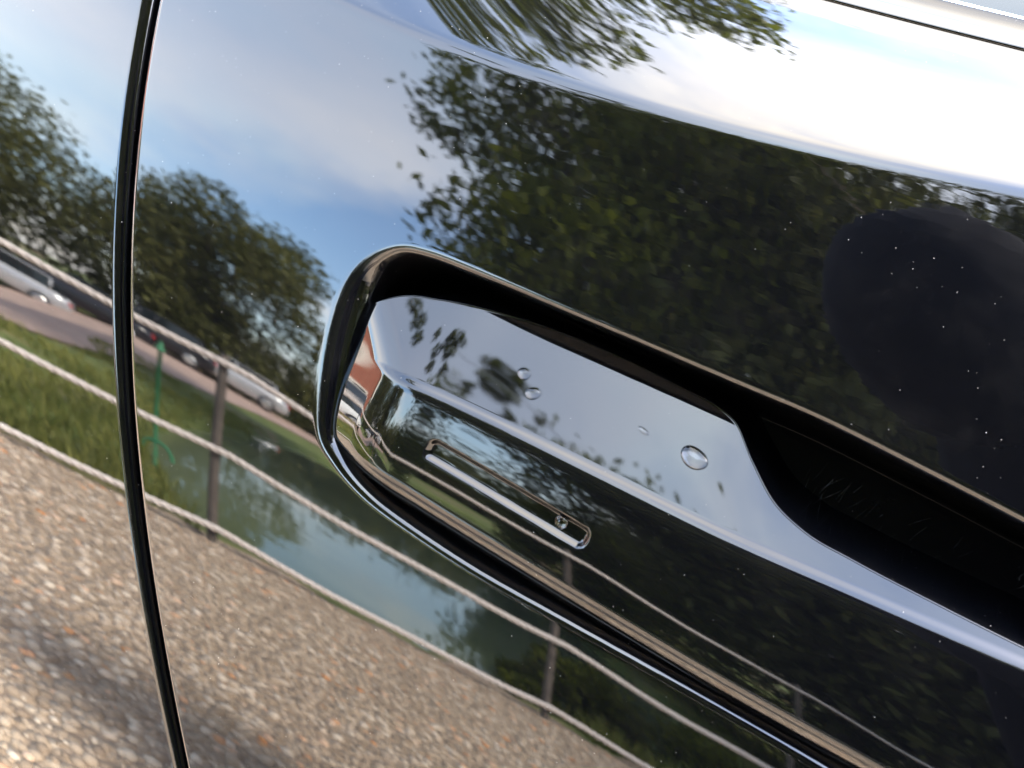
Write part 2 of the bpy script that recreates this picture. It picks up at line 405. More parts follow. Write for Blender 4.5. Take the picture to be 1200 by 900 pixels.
# door: columns run from the shut line forward
sc = np.concatenate([np.linspace(0, .0042, 10), [.006, .008, .012, .02]])
NB = 22
Xf = np.concatenate([np.arange(-.233, .135, .0008), np.arange(.135, .62, .008)])
rows = []
for z in Zr:
    x0 = gapx(z)+HALF; a = x0+sc; xe = -.233
    if a[-1] < xe-.01: mid = np.linspace(a[-1], xe, NB+2)[1:-1]; fx = Xf
    else:                # shut line has passed the handle area: squeeze forward columns
        mid = np.linspace(a[-1], a[-1]+.02, NB+2)[1:-1]; fx = np.interp(np.linspace(0, 1, len(Xf)), [0, 1], [a[-1]+.021, .62])
    rows.append(np.concatenate([a, mid, fx]))
Xg = np.array(rows); Zg = np.repeat(Zr[:, None], Xg.shape[1], 1)
S = Xg-(gapx(Zg)+HALF)
door_fn = lambda X, Z: skin_y(X, Z)+cup_delta(X, Z)+edge_roll(X-gapx(Z)-HALF)+edge_roll(BELT-Z, .0008)
wing_fn = lambda X, Z: skin_y(X, Z)+edge_roll(gapx(Z)-HALF-X)+edge_roll(BELT-Z, .0008)
Y = door_fn(Xg, Zg)
P = np.stack([Xg, Y, Zg], -1)
sk = P[:, :1].copy(); sk[..., 1] += .03; sk[..., 0] += .0003          # return flange of the door edge
tp = P[-1:].copy(); tp[..., 1] += .02; 
P = np.concatenate([sk, P], 1); P = np.concatenate([P, np.concatenate([tp[:, :1], tp], 1)], 0)
door = panel('rear_door', grid_mesh('rear_door', P+ZO))
def _ov(N):
    N[:, 0] = (-1, -.02, 0); N[-1] = (0, -.02, 1)
set_normals(door, P[..., 0], P[..., 2], door_fn, over=_ov)
door.data.materials.append(M['cup'])
_cd = cup_delta(P[..., 0], P[..., 2]); _cd = np.minimum(np.minimum(_cd[:-1, :-1], _cd[1:, 1:]), np.minimum(_cd[1:, :-1], _cd[:-1, 1:]))
door.data.polygons.foreach_set('material_index', (_cd > .014).astype(np.int32).ravel())
door['label'] = 'glossy black rear door skin with dust specks'
# rear wing
sw = np.concatenate([np.linspace(0, .0042, 10), np.array([.006, .008, .012, .02]), np.linspace(.03, .7, 60)])
Xg = np.array([gapx(z)-HALF-sw for z in Zr])[:, ::-1]; Zg = np.repeat(Zr[:, None], Xg.shape[1], 1)
S = (gapx(Zg)-HALF)-Xg
Y = wing_fn(Xg, Zg)
P = np.stack([Xg, Y, Zg], -1)
sk = P[:, -1:].copy(); sk[..., 1] += .03; P = np.concatenate([P, sk], 1)
wing = panel('rear_wing', grid_mesh('rear_wing', P+ZO))
def _ov(N): N[:, -1] = (1, -.02, 0)
set_normals(wing, P[..., 0], P[..., 2], wing_fn, over=_ov)
wing['label'] = 'glossy black rear wing panel behind the shut line'
# rubber at the bottom of the shut line
z = np.linspace(-.62, BELT, 120)
P = np.stack([np.stack([gapx(z)+dx, skin_y(gapx(z), z)+.014+abs(dx)*.6, z], -1) for dx in (-.012, -.004, 0, .004, .012)], 1)
link('door_seal', grid_mesh('door_seal', P+ZO), M['rubber'], car)
# window trim and glass above the belt
X = np.linspace(-.9, .62, 200); tt = np.linspace(0, 1, 14)
rows = []
for t in tt:
    zz = BELT+.0004+t*.024; rows.append(np.stack([X, skin_y(X, np.full_like(X, BELT))+.0006+.024*t*1.45-.0035*math.sin(math.pi*t)+(1-min(1, t*8))*.0008+max(0, t-.9)*.05, zz+0*X], -1))
lo = rows[0].copy(); lo[:, 1] += .02
link('window_trim', grid_mesh('window_trim', np.array([lo]+rows)+ZO), M['trim'], car)
rows = []
for t in np.linspace(0, 1, 16):
    rows.append(np.stack([X, skin_y(X, np.full_like(X, BELT))+.042+t*.16, BELT+.0262+t*.38-t*t*.03+0*X], -1))
link('window_glass', grid_mesh('window_glass', np.array(rows)+ZO), M['glass'], car)
# sill and underside so that the side does not float
P = np.array([np.stack([X[::4], base_y(X[::4], np.full(50, -.62))+dy, np.full(50, zz)], -1) for dy, zz in ((.012, -.622), (-.008, -.64), (-.012, -.70), (.004, -.76), (.08, -.79), (.6, -.79))])
link('sill', grid_mesh('sill', P+ZO), M['rubber'], car)

# ---- the handle
Xh = np.unique(np.round(np.concatenate([np.arange(-.2125, -.150, .00045), np.arange(-.150, -.07, .0006), np.arange(-.07, -.02, .0005), np.arange(-.02, .118, .0014)]), 6))
def rowset(X):
    b, t_, s_, u = zb(X), zt(X), zs(X), zu(X)
    L = [b-.026, b-.020, b-.017]
    L += [b+q for q in np.linspace(-.015, .004, 34)]
    a0, a1 = b+.004, t_-.007
    L += [a0+(a1-a0)*q for q in np.linspace(0, 1, 64)[1:-1]]
    a2 = np.minimum(t_+.007, s_-.0006)
    L += [a1+(a2-a1)*q for q in np.linspace(0, 1, 40)]
    L += [a2+(s_-a2)*q for q in np.linspace(0, 1, 46)[1:]]
    L += [s_+q for q in np.linspace(.00005, .0016, 7)]
    u2 = np.maximum(u, s_+.0018)
    L += [s_+.0016+(u2-s_-.0016)*q for q in np.linspace(0, 1, 6)[1:]]
    L += [u2+q for q in np.linspace(.0002, .0026, 9)]
    return np.array(L)
Zh = rowset(Xh); Xg = np.repeat(Xh[None], len(Zh), 0)
D = handle_delta(Xg, Zh)
Y = base_y(Xg, Zh)+D
handle = link('door_handle', grid_mesh('door_handle', np.stack([Xg, Y, Zh], -1)+ZO), M['handle'], car)
set_normals(handle, Xg, Zh, lambda X, Z: base_y(X, Z)+handle_delta(X, Z))
handle['label'] = 'glossy black fixed pull handle with narrow slot'
# back of the grip so that it is solid
rows = [np.stack([Xh, base_y(Xh, zu(Xh))+FLOOR*0+.012+.0*Xh, zb(Xh)-.004], -1), np.stack([Xh, base_y(Xh, zu(Xh))+.030, (zb(Xh)+zt(Xh))/2], -1), np.stack([Xh, base_y(Xh, zu(Xh))+.026, zu(Xh)-.003], -1)]
# slot floor: separate sensor strip sitting in the groove
def on_handle(X, Z, off=0):
    X = float(X); Z = float(Z); f = lambda a, b: float(base_y(np.array([a]), np.array([b]))[0]+handle_delta(np.array([a]), np.array([b]))[0])
    e = .0004; y = f(X, Z); n = Vector(((f(X+e, Z)-f(X-e, Z))/(2*e), -1, (f(X, Z+e)-f(X, Z-e))/(2*e))).normalized()
    return Vector((X, y, Z+H))+n*off, n
def drop(name, X, Z, ax, az_, hgt, label, ang=0):
    p, n = on_handle(X, Z)
    bm = bmesh.new(); N, K = 22, 9; rings = []
    xa = Vector((1, 0, 0)); xa = (xa-n*xa.dot(n)).normalized(); ya = n.cross(xa)
    xa, ya = xa*math.cos(ang)+ya*math.sin(ang), ya*math.cos(ang)-xa*math.sin(ang)
    for k in range(K):
        a = k/(K-1)*math.pi/2; r = math.cos(a)**.8 if k < K-1 else 0; hh = math.sin(a)*hgt
        if k == K-1: top = bm.verts.new(p+n*hh); break
        ring = []
        for j in range(N):
            q = 2*math.pi*j/N; wob = 1+.06*math.sin(2*q+X*300)+.03*math.sin(3*q)
            ring.append(bm.verts.new(p+xa*math.cos(q)*ax*r*wob+ya*math.sin(q)*az_*r*wob+n*hh))
        rings.append(ring)
    for A, B in zip(rings, rings[1:]):
        for j in range(N): bm.faces.new((A[j], A[(j+1) % N], B[(j+1) % N], B[j]))
    for j in range(N): bm.faces.new((rings[-1][j], rings[-1][(j+1) % N], top))
    cen = bm.verts.new(p-n*.0002); low = [bm.verts.new(v.co-n*.0002) for v in rings[0]]
    for j in range(N):
        bm.faces.new((low[j], low[(j+1) % N], rings[0][(j+1) % N], rings[0][j])); bm.faces.new((cen, low[(j+1) % N], low[j]))
    o = link(name, bm_mesh(name, bm), M['drop']); tag(o, label, 'water droplet', 'water droplets on the door handle')
    return o
# hair-fine scratches on the back wall of the recess
bm = bmesh.new(); rs = random.Random(3)
for k in range(60):
    x = rs.uniform(-.022, .085); z = rs.uniform(-.112, -.080)-(x+.02)*.12; L = rs.uniform(.002, .011); a = rs.choice([1.25, 1.45, 1.0])+rs.gauss(0, .14); cv_ = rs.uniform(-.12, .12)
    pts = [(x+math.cos(a+cv_*t)*L*t, float(base_y(np.array([x]), np.array([z]))[0])+FLOOR-.0003-.0002*math.sin(t*3), z+math.sin(a+cv_*t)*L*t+H) for t in (0, .33, .66, 1)]
    r_ = rs.choice([.5, .7, 1.0])
    bm_tube(bm, pts, [.00001, .000035*r_, .00003*r_, .00001], 4)
sc_o = link('scratch_marks', bm_mesh('scratch_marks', bm), M['lint'], car); sc_o['kind'] = 'stuff'
drop('water_droplet', -.1313, -.0789, .0031, .0026, .0021, 'upper of the two small round droplets side by side on the sloping handle top', .3)
drop('water_droplet.001', -.1236, -.0843, .0033, .0028, .0022, 'lower of the two small round droplets side by side on the sloping handle top', .5)
drop('water_droplet.002', -.0779, -.0822, .0024, .0012, .0005, 'tiny flat droplet alone in the middle of the sloping handle top', -.2)
drop('water_droplet.003', -.0559, -.0844, .0056, .0047, .0016, 'largest flat oval droplet near the cut corner of the handle top', -.1)
drop('water_droplet.004', -.0891, -.1243, .0030, .0026, .0012, 'small droplet caught inside the forward end of the narrow slot')


# ------------------------------------------------------------------ the place the paint mirrors
ANG = -.4706
nf = Vector((math.sin(ANG), -math.cos(ANG), 0)); tf = Vector((math.cos(ANG), math.sin(ANG), 0)); FD = 2.767
def fp(q, s, z=0): v = nf*q+tf*s; return Vector((v.x, v.y, z))
def polar(az, d, z=0): return Vector((math.sin(R(az))*d, -math.cos(R(az))*d, z))
NF = np.array(nf[:2]); TF = np.array(tf[:2])
PQ, PS, RQ, RS = 11.4, 4.9, 8.4, 5.6
def ground_z(x, y):
    q = x*NF[0]+y*NF[1]; s = x*TF[0]+y*TF[1]
    wob = .05*np.sin(4*np.arctan2(s-4, q-11)+1)
    sc_ = 2.7+.30*(q-4); e = ((np.abs(q-11.2)/8.2)**4+(np.abs(s-sc_)/3.1)**4)**.25+wob
    z = -1.0*np.clip((1.03-e)/.12, 0, 1)
    far = np.clip((q-3.0)/.5, 0, 1)*np.clip((3.9-q)/.5, 0, 1)
    z = z-.10*np.clip((q-2.95)/.4, 0, 1)
    z = z+np.clip((q-21)/12, 0, 1)*.15+np.clip((q-40)/60, 0, 1)*3
    az_ = np.degrees(np.arctan2(-x, -y)); d_ = np.hypot(x, y)
    z = z-1.15*np.clip((az_-26)/8, 0, 1)*np.clip((56-az_)/12, 0, 1)*np.clip((d_-7)/17, 0, 1)
    z = z+.03*np.sin(x*1.3+y*.7)*np.clip((q-3.2), 0, 1)
    return z
def tgrid(name, u, v, fn, m, kind='structure'):
    U, V = np.meshgrid(u, v); P = fn(U, V); o = link(name, grid_mesh(name, P), m); tag(o, kind=kind); return o
uu = np.sinh(np.linspace(-5.2, 5.2, 260))*5.5
def gfn(U, V): return np.stack([U, V, ground_z(U, V)], -1)
tgrid('ground', uu, uu, gfn, M['grass'])
# gravel forecourt between the car and the rope fence
def gravfn(U, V):
    s = U; q = V*(FD+.07+.05*np.sin(s*5)+.03*np.sin(s*13+1)); q = np.where(V < 0, V*12, q)
    x = NF[0]*q+TF[0]*s; y = NF[1]*q+TF[1]*s
    return np.stack([x, y, .012+0*x], -1)
tgrid('gravel_forecourt', np.linspace(-14, 14, 400), np.concatenate([[-1, -.5], np.linspace(0, 1, 12)]), gravfn, M['gravel'])
def pebble():
    bm = bmesh.new(); bmesh.ops.create_icosphere(bm, subdivisions=1, radius=1)
    for v in bm.verts: v.co *= random.uniform(.8, 1.15); v.co.z *= .6
    V = np.array([v.co[:] for v in bm.verts]); F = np.array([[v.index for v in f.verts] for f in bm.faces]); bm.free(); return V, F
PV, PF = pebble()
def scatter(name, pts, rad, m, label):
    n = len(pts); th = np.random.rand(n)*6.28; c, s = np.cos(th), np.sin(th)
    sx = rad*(.35+1.1*np.random.rand(n)**2.2); sy = sx*(.6+.5*np.random.rand(n)); sz = sx*(.5+.5*np.random.rand(n))
    L = PV[None]*np.stack([sx, sy, sz], -1)[:, None]
    V = np.stack([L[..., 0]*c[:, None]-L[..., 1]*s[:, None], L[..., 0]*s[:, None]+L[..., 1]*c[:, None], L[..., 2]], -1)+pts[:, None]
    F = (PF[None]+(np.arange(n)*len(PV))[:, None, None]).reshape(-1, 3)
    o = link(name, mesh_np(name, V.reshape(-1, 3), F), m); tag(o, label, kind='stuff'); return o
def stone_mat():
    m, t, b = mat('gravel_stones'); g = t.new('ShaderNodeNewGeometry')
    t.put(b.inputs['Base Color'], t.ramp(g.outputs['Random Per Island'], [(0, (.28, .21, .15)), (.35, (.38, .295, .215)), (.7, (.48, .385, .29)), (.93, (.66, .57, .46)), (1, (.55, .24, .09))])); b.inputs['Roughness'].default_value = .8
    return m
M['stone'] = stone_mat()
n = 60000; ss = np.random.uniform(-4.2, 3.6, n); qq = FD*np.random.rand(n)**.8
pts = np.stack([NF[0]*qq+TF[0]*ss, NF[1]*qq+TF[1]*ss, .012+0*qq], -1); pts = pts[pts[:, 1] < -.1]
scatter('gravel_stones', pts, .0165, M['stone'], 'loose pale brown gravel stones on the forecourt')
# pond
bm = bmesh.new(); bm.faces.new([bm.verts.new(fp(q_, s_, -.24)) for q_, s_ in ((2.6, -1.2), (6, -.8), (8, .12), (20.3, .12), (20.3, 12.7), (2.6, 12.7))])
tag(link('pond', bm_mesh('pond', bm), M['pond'], smooth=False), kind='structure')
def roadfn(U, V):
    near = np.interp(U, [-80, -45, -33, -24, -17, -8], [4.5, 7.5, 9.5, 14, 22, 30]); far = np.interp(U, [-80, -45, -33, -24, -17, -8], [14, 20, 27, 31, 33, 35])
    d = near+(far-near)*V; x = np.sin(np.radians(U))*d; y = -np.cos(np.radians(U))*d
    return np.stack([x, y, ground_z(x, y)+.03], -1)
tgrid('far_road', np.linspace(-80, -8, 160), np.linspace(0, 1, 40), roadfn, M['road'])
# rope fence: posts and three ropes
def rope_z(level, s, sp):
    t = (s-.31)/sp; f_ = t-math.floor(t)
    return level-.018*4*f_*(1-f_)
p1 = -.36; SP = 1.0
FE = []
LEAN = .10
def fence():
    fe = empty('rope_fence', fp(FD, 0)); tag(fe, 'low pond fence of weathered posts carrying three pale twisted ropes', 'fence')
    inv = Matrix.Translation(-fp(FD, 0))
    POSTS = [.23-1.62*3, .23-1.62*2, .23-1.62, .23, 1.85, 1.85+1.62, 1.85+3.24]
    for s in POSTS:
        bm = bmesh.new(); p = fp(FD, s)
        secs = []
        for k, (z, r) in enumerate([(-.3, .022), (.02, .022), (.3, .021), (.6, .020), (.90, .019), (.935, .018), (.945, .012)]):
            secs.append([p+tf*(-LEAN*z)+Vector((math.cos(a)*r*(1+.06*math.sin(3*a+s)), math.sin(a)*r, z)) for a in [2*math.pi*j/12 for j in range(12)]])
        bm_loft(bm, secs); bm.transform(inv); link('post', bm_mesh('post', bm), M['postwood'], fe)
    for lv in (.905, .481, .095):
        bm = bmesh.new(); S = np.arange(POSTS[0], POSTS[-1], .0125)
        cl = []
        for s in S:
            k = max(i for i in range(len(POSTS)) if POSTS[i] <= s+1e-9); k = min(k, len(POSTS)-2)
            f_ = (s-POSTS[k])/(POSTS[k+1]-POSTS[k]); cl.append(fp(FD-.036, s, lv-.03*4*f_*(1-f_)+.004*math.sin(s*7)))
        for st in range(3):
            pts = []
            for i, c in enumerate(cl):
                a = i*.0125/.12*2*math.pi+.3*math.sin(i*.11)+st*2*math.pi/3
                pts.append(c+nf*math.cos(a)*(.0085)*(1+.15*math.sin(i*.9+st*2))+Vector((0, 0, math.sin(a)*.0085)))
            bm_tube(bm, pts, .0090, 6)
        bm.transform(inv); link('rope', bm_mesh('rope', bm), M['rope'], fe)
fence()
# little green metal marker standing at the water's edge
def marker(p):
    e = empty('marker_pole', p); tag(e, 'thin green metal marker pole with pointed cap at the water edge', 'pole')
    bm = bmesh.new(); bm_tube(bm, [(.03, 0, -.3), (-.09, 0, .93)], .012, 10); link('pole', bm_mesh('pole', bm), M['greenpole'], e)
    bm = bmesh.new(); bmesh.ops.create_cone(bm, segments=4, radius1=.035, radius2=.004, depth=.08, matrix=Matrix.Translation((-.095, 0, .97)), cap_ends=True); link('cap', bm_mesh('cap', bm), M['greenpole'], e, smooth=False)
    bm = bmesh.new(); bm_tube(bm, [(.1*math.cos(a), 0, .1*math.sin(a)+.12) for a in np.linspace(0, math.pi, 12)], .012, 8); link('foot_hoop', bm_mesh('foot_hoop', bm), M['greenpole'], e)

# rough grass on the banks
def tufts(n, name, label, fn):
    P = fn(n); n = len(P); a = np.random.rand(n)*6.28; h = .05+.13*np.random.rand(n); w_ = .006+.008*np.random.rand(n)
    d = np.stack([np.cos(a), np.sin(a), 0*a], -1); l = np.random.normal(size=(n, 3))*.35; l[:, 2] = 1
    V = np.stack([P-d*w_[:, None], P+d*w_[:, None], P+l*h[:, None]], 1).reshape(-1, 3)
    tag(link(name, mesh_np(name, V, np.arange(3*n).reshape(-1, 3)), M['blade'], smooth=False), label, kind='stuff')
M['blade'] = leaf_mat('grass_blades', (.05, .075, .015), (.20, .20, .06))
def gp(n):
    q = 2.85+12*np.random.rand(n)**1.6; s = np.random.uniform(-9, 13, n); k = (np.sin(q*1.9+s*1.1)+np.sin(s*2.7-q*.8)+np.random.normal(size=n)*.8) > -.6; q = q[k]; s = s[k]
    x = NF[0]*q+TF[0]*s; y = NF[1]*q+TF[1]*s; z = ground_z(x, y); k = (z > -.22)&((s < .2)|(q > 4.5)|(s > 2.2))&~((np.degrees(np.arctan2(-x, -y)) > 30)&(np.hypot(x, y) > 8.5)); return np.stack([x, y, z], -1)[k]
tufts(110000, 'bank_grass', 'rough uneven grass growing on the pond bank behind the fence', gp)
marker(polar(-25.3, 4.7, -.2))
# ---- trees
def leaf_cloud(n, blobs, size, seed, hollow=.45):
    rs = np.random.RandomState(seed); w_ = np.array([b[3]**2 for b in blobs]); w_ = w_/w_.sum()
    idx = rs.choice(len(blobs), n, p=w_); B = np.array([b[:3] for b in blobs])[idx]; r = np.array([b[3] for b in blobs])[idx]
    d = rs.normal(size=(n, 3)); d /= np.linalg.norm(d, axis=1)[:, None]
    rad = r*(hollow+(1-hollow)*rs.rand(n)**.6)*(1+.12*rs.normal(size=n)); C = B+d*rad[:, None]*np.array([1, 1, .8])
    a = rs.normal(size=(n, 3)); a /= np.linalg.norm(a, axis=1)[:, None]
    b = np.cross(a, rs.normal(size=(n, 3))); b /= np.linalg.norm(b, axis=1)[:, None]
    s = size*(.6+.8*rs.rand(n))[:, None]
    V = np.stack([C-a*s, C-b*s*.45, C+a*s, C+b*s*.45], 1).reshape(-1, 3); F = np.arange(4*n).reshape(-1, 4)
    return mesh_np('crown', V, F)
def make_tree(name, base, h, blobs, n, size, seed, lm, label, cat='tree', group=None, tr=.2, reach=4.2, limbs=None):
    e = empty(name, base); tag(e, label, cat, group)
    link('crown', leaf_cloud(n, blobs, size, seed), lm, e, smooth=False)
    bm = bmesh.new(); rs = random.Random(seed)
    top = h*.62; pts = [Vector((math.sin(k*1.3+seed)*.12*k/3, math.cos(k*1.7)*.1*k/3, -.6+(top+.6)*k/5)) for k in range(6)]
    bm_tube(bm, pts, [tr*(1.25-.9*k/5) for k in range(6)], 9)
    for b in (blobs if limbs is None else blobs[:limbs]):
        if math.hypot(b[0]-pts[4].x, b[1]-pts[4].y) > reach: continue
        s0 = pts[rs.choice([2, 3, 4])]; c = Vector(b[:3]); mid = s0.lerp(c, .5)+Vector((0, 0, -.1*h*rs.random()))
        m2_ = mid.lerp(c, .5)+Vector((rs.uniform(-.2, .2), rs.uniform(-.2, .2), .12)); bm_tube(bm, [s0, s0.lerp(mid, .5)+Vector((rs.uniform(-.15, .15), rs.uniform(-.15, .15), 0)), mid, m2_, c], [tr*.42, tr*.32, tr*.22, tr*.13, tr*.04], 6)
    link('trunk', bm_mesh('trunk', bm), M['bark'], e)
    return e
def blobs_for(h, w, n, seed, lo=.35):
    rs = random.Random(seed); out = []
    for k in range(n):
        z = h*(lo+(1-lo)*(k+.5)/n*.92); prof = math.sin(math.pi*min(1, (z/h-lo+.12)/(1-lo+.16)))**.6
        a = k*2.4+rs.random(); r = w*.5*prof*(.35+.5*rs.random())
        out.append((math.cos(a)*r, math.sin(a)*r, z, w*(.15+.13*rs.random())))
    return out
make_tree('broad_tree', polar(-38.5, 37, -1.0), 11, blobs_for(9.6, 13, 20, 3, .04), 42000, .15, 11, M['leaf'], 'broad dark tree behind the silver parked car, leftmost across the pond', group='trees across the pond')
make_tree('round_tree', polar(-21.5, 34, .5), 9.2, blobs_for(9.3, 9.8, 20, 5, .04), 30000, .15, 12, M['leaf'], 'round topped tree with sky gaps behind the dark parked cars', group='trees across the pond')
make_tree('low_tree', polar(-12.5, 37, .0), 4, blobs_for(3.6, 8, 10, 6, .04), 10000, .15, 13, M['leaf'], 'low tree tapering off to the right of the round topped tree', group='trees across the pond')
for i, (a, d, h, lab) in enumerate([(-4, 44, 3.5, 'low dark tree in the gap left of the overhanging willow'), (12, 40, 6, 'middle height tree seen under the overhanging willow'), (17, 38, 11, 'dense tree straight behind the overhanging willow'), (29, 36, 12, 'tall dense tree behind the second near tree'), (42, 36, 13, 'tallest dense tree at the far right of the row'), (56, 34, 12, 'dense tree closing the row beside the path')]):
    make_tree('dense_tree', polar(a, d, .4), h, blobs_for(h, 12, 14, 20+i, .08), 12000, .2, 30+i, M['leaf'], lab, group='trees behind the pond')
make_tree('willow_tree', polar(27, 11.6, -.1), 13, [(x-3.2, y-.3, z, r) for x, y, z, r in blobs_for(12.6, 8.4, 36, 9, .30)+[(-2.9, -.6, 6.3, .8), (-3.2, .2, 5.2, .6), (-3.1, .4, 7.9, 1.0), (-3.0, 0, 9.6, 1.1), (-4.2, 0, 10.2, 1.2), (-3.0, 0, 10.8, 1.3), (-4.3, .3, 8.5, .9), (-1.5, 0, 11.4, 1.2)]], 72000, .105, 40, M['leaf2'], 'tall overhanging tree on the near right bank of the pond', group='near bank trees', tr=.26)
make_tree('bank_tree', polar(33, 10.2, -.1), 13.2, blobs_for(12.8, 8.2, 32, 14, .10), 48000, .11, 41, M['leaf'], 'tall dark tree on the near bank right of the overhanging one', group='near bank trees', tr=.26)
make_tree('bank_tree', polar(50, 10.5, -.1), 13.5, blobs_for(13.5, 8.5, 30, 15, .10), 50000, .12, 42, M['leaf'], 'tall dark tree on the near bank furthest right', group='near bank trees', tr=.26)
make_tree('added_tree', polar(68, 9, 0), 12, blobs_for(12, 6.5, 26, 25, .1), 40000, .09, 43, M['leaf'], 'added dark tree beside the forecourt on the right, mirrored in the recess lip', group='trees added to darken the recess lip', tr=.24)  # added out of direct view so the left recess lip mirrors something dark
make_tree('added_tree', polar(85, 10, 0), 11, blobs_for(11, 6, 22, 26, .1), 30000, .09, 44, M['leaf'], 'added dark tree in line with the front of the car, mirrored in the recess lip', group='trees added to darken the recess lip', tr=.24)  # likewise added, keeps bright sky out of the lip reflection
make_tree('overhanging_tree', Vector((-4.2, 4.6, 0)), 9.5, [(-3.9+4.2-.1, 1.0-4.6+.2, 6.7, .55), (-2.3+4.2, .9-4.6, 6.8, .6), (-1.9+4.2, 1.7-4.6, 6.9, .55), (-1.6+4.2, 2.6-4.6, 6.8, .6), (-2.8+4.2, 1.6-4.6, 7.1, .7), (-2.5+4.2, 2.6-4.6, 7.2, .8), (-3.2+4.2, .4-4.6, 6.8, .6), (-1.9+4.2, -.7-4.6, 6.7, .5), (-2.1+4.2, .2-4.6, 6.9, .6), (-1.75+4.2, .7-4.6, 6.7, .5), (-1.3+4.2, 2.2-4.6, 6.6, .5), (1.0, -1.5, 7.6, 1.3), (0, 0, 8.4, 1.8), (-1.2, .6, 7.4, 1.6), (.6, 1.2, 7.2, 1.5)], 30000, .06, 45, M['leaf2'], 'tree on the far side of the car with branches hanging over its roof', group='overhanging trees', tr=.2)
make_tree('leaning_tree', Vector((6.2, -2.6, 0)), 7.5, [(x-6.2, y+2.6, z, r) for x, y, z, r in ((-.62, -4.15, 7, .17), (-.5, -4.4, 7.1, .15), (-.8, -4.35, 6.9, .13), (-.42, -4.1, 7.0, .12), (-.7, -4.7, 7, .12), (-.35, -4.6, 7, .1), (-1.1, -4.2, 7, .1), (-1.65, -4.1, 6.9, .14), (-1.5, -4.35, 6.9, .12), (-1.85, -4.0, 7, .12), (-.1, -4.3, 7, .09))], 900, .045, 46, M['leaf2'], 'slender leaning tree with thin sparse branches reaching over the fence', group='overhanging trees', tr=.06, reach=9, limbs=1)
for a, d, h, w, lab in ((7, 15.5, 2.6, 3.4, 'rounded dark shrub at the right end of the pond'), (13, 13.5, 4.2, 5.5, 'broad dark shrub under the overhanging tree'), (24, 12.5, 4.6, 5, 'dark shrub left of the bank tree trunk'), (35, 12, 4.4, 5, 'dark shrub behind the bank tree trunk'), (48, 9, 4.2, 4.5, 'tall shrub right of the bank tree trunks'), (62, 8, 4, 4.5, 'added shrub at the near corner of the forecourt, covering a bright gap'), (78, 8.5, 4, 5, 'wide shrub added to cover the bright gap across the forecourt'), (94, 9, 4, 5, 'added shrub in line with the front of the car, covering a bright gap')):  # shrubs from the forecourt on are added, covering bright gaps mirrored in the lip
    make_tree('shrub', polar(a, d, -.1), h, blobs_for(h, w, 12, int(a)+50, .02), 16000, .07, 60+int(a), M['leaf2'], lab, cat='shrub', group='shrubs under the near trees', tr=.06)
for a, d, w, lab in ((9.5, 4.6, .9, 'small leafy bush just beyond the right fence post'), (17, 4.9, 1.2, 'wider leafy bush right of the small bush by the fence'), (26, 5.2, 1.4, 'tallest leafy bush by the fence')):
    e = empty('bush', polar(a, d, -.35)); tag(e, lab, 'bush', 'bushes by the fence')
    link('foliage', leaf_cloud(5000, [(random.uniform(-.4, .4)*w, random.uniform(-.4, .4)*w, random.uniform(.05, .5), .22*w) for _ in range(8)], .035, int(a*7)), M['leaf2'], e, smooth=False)

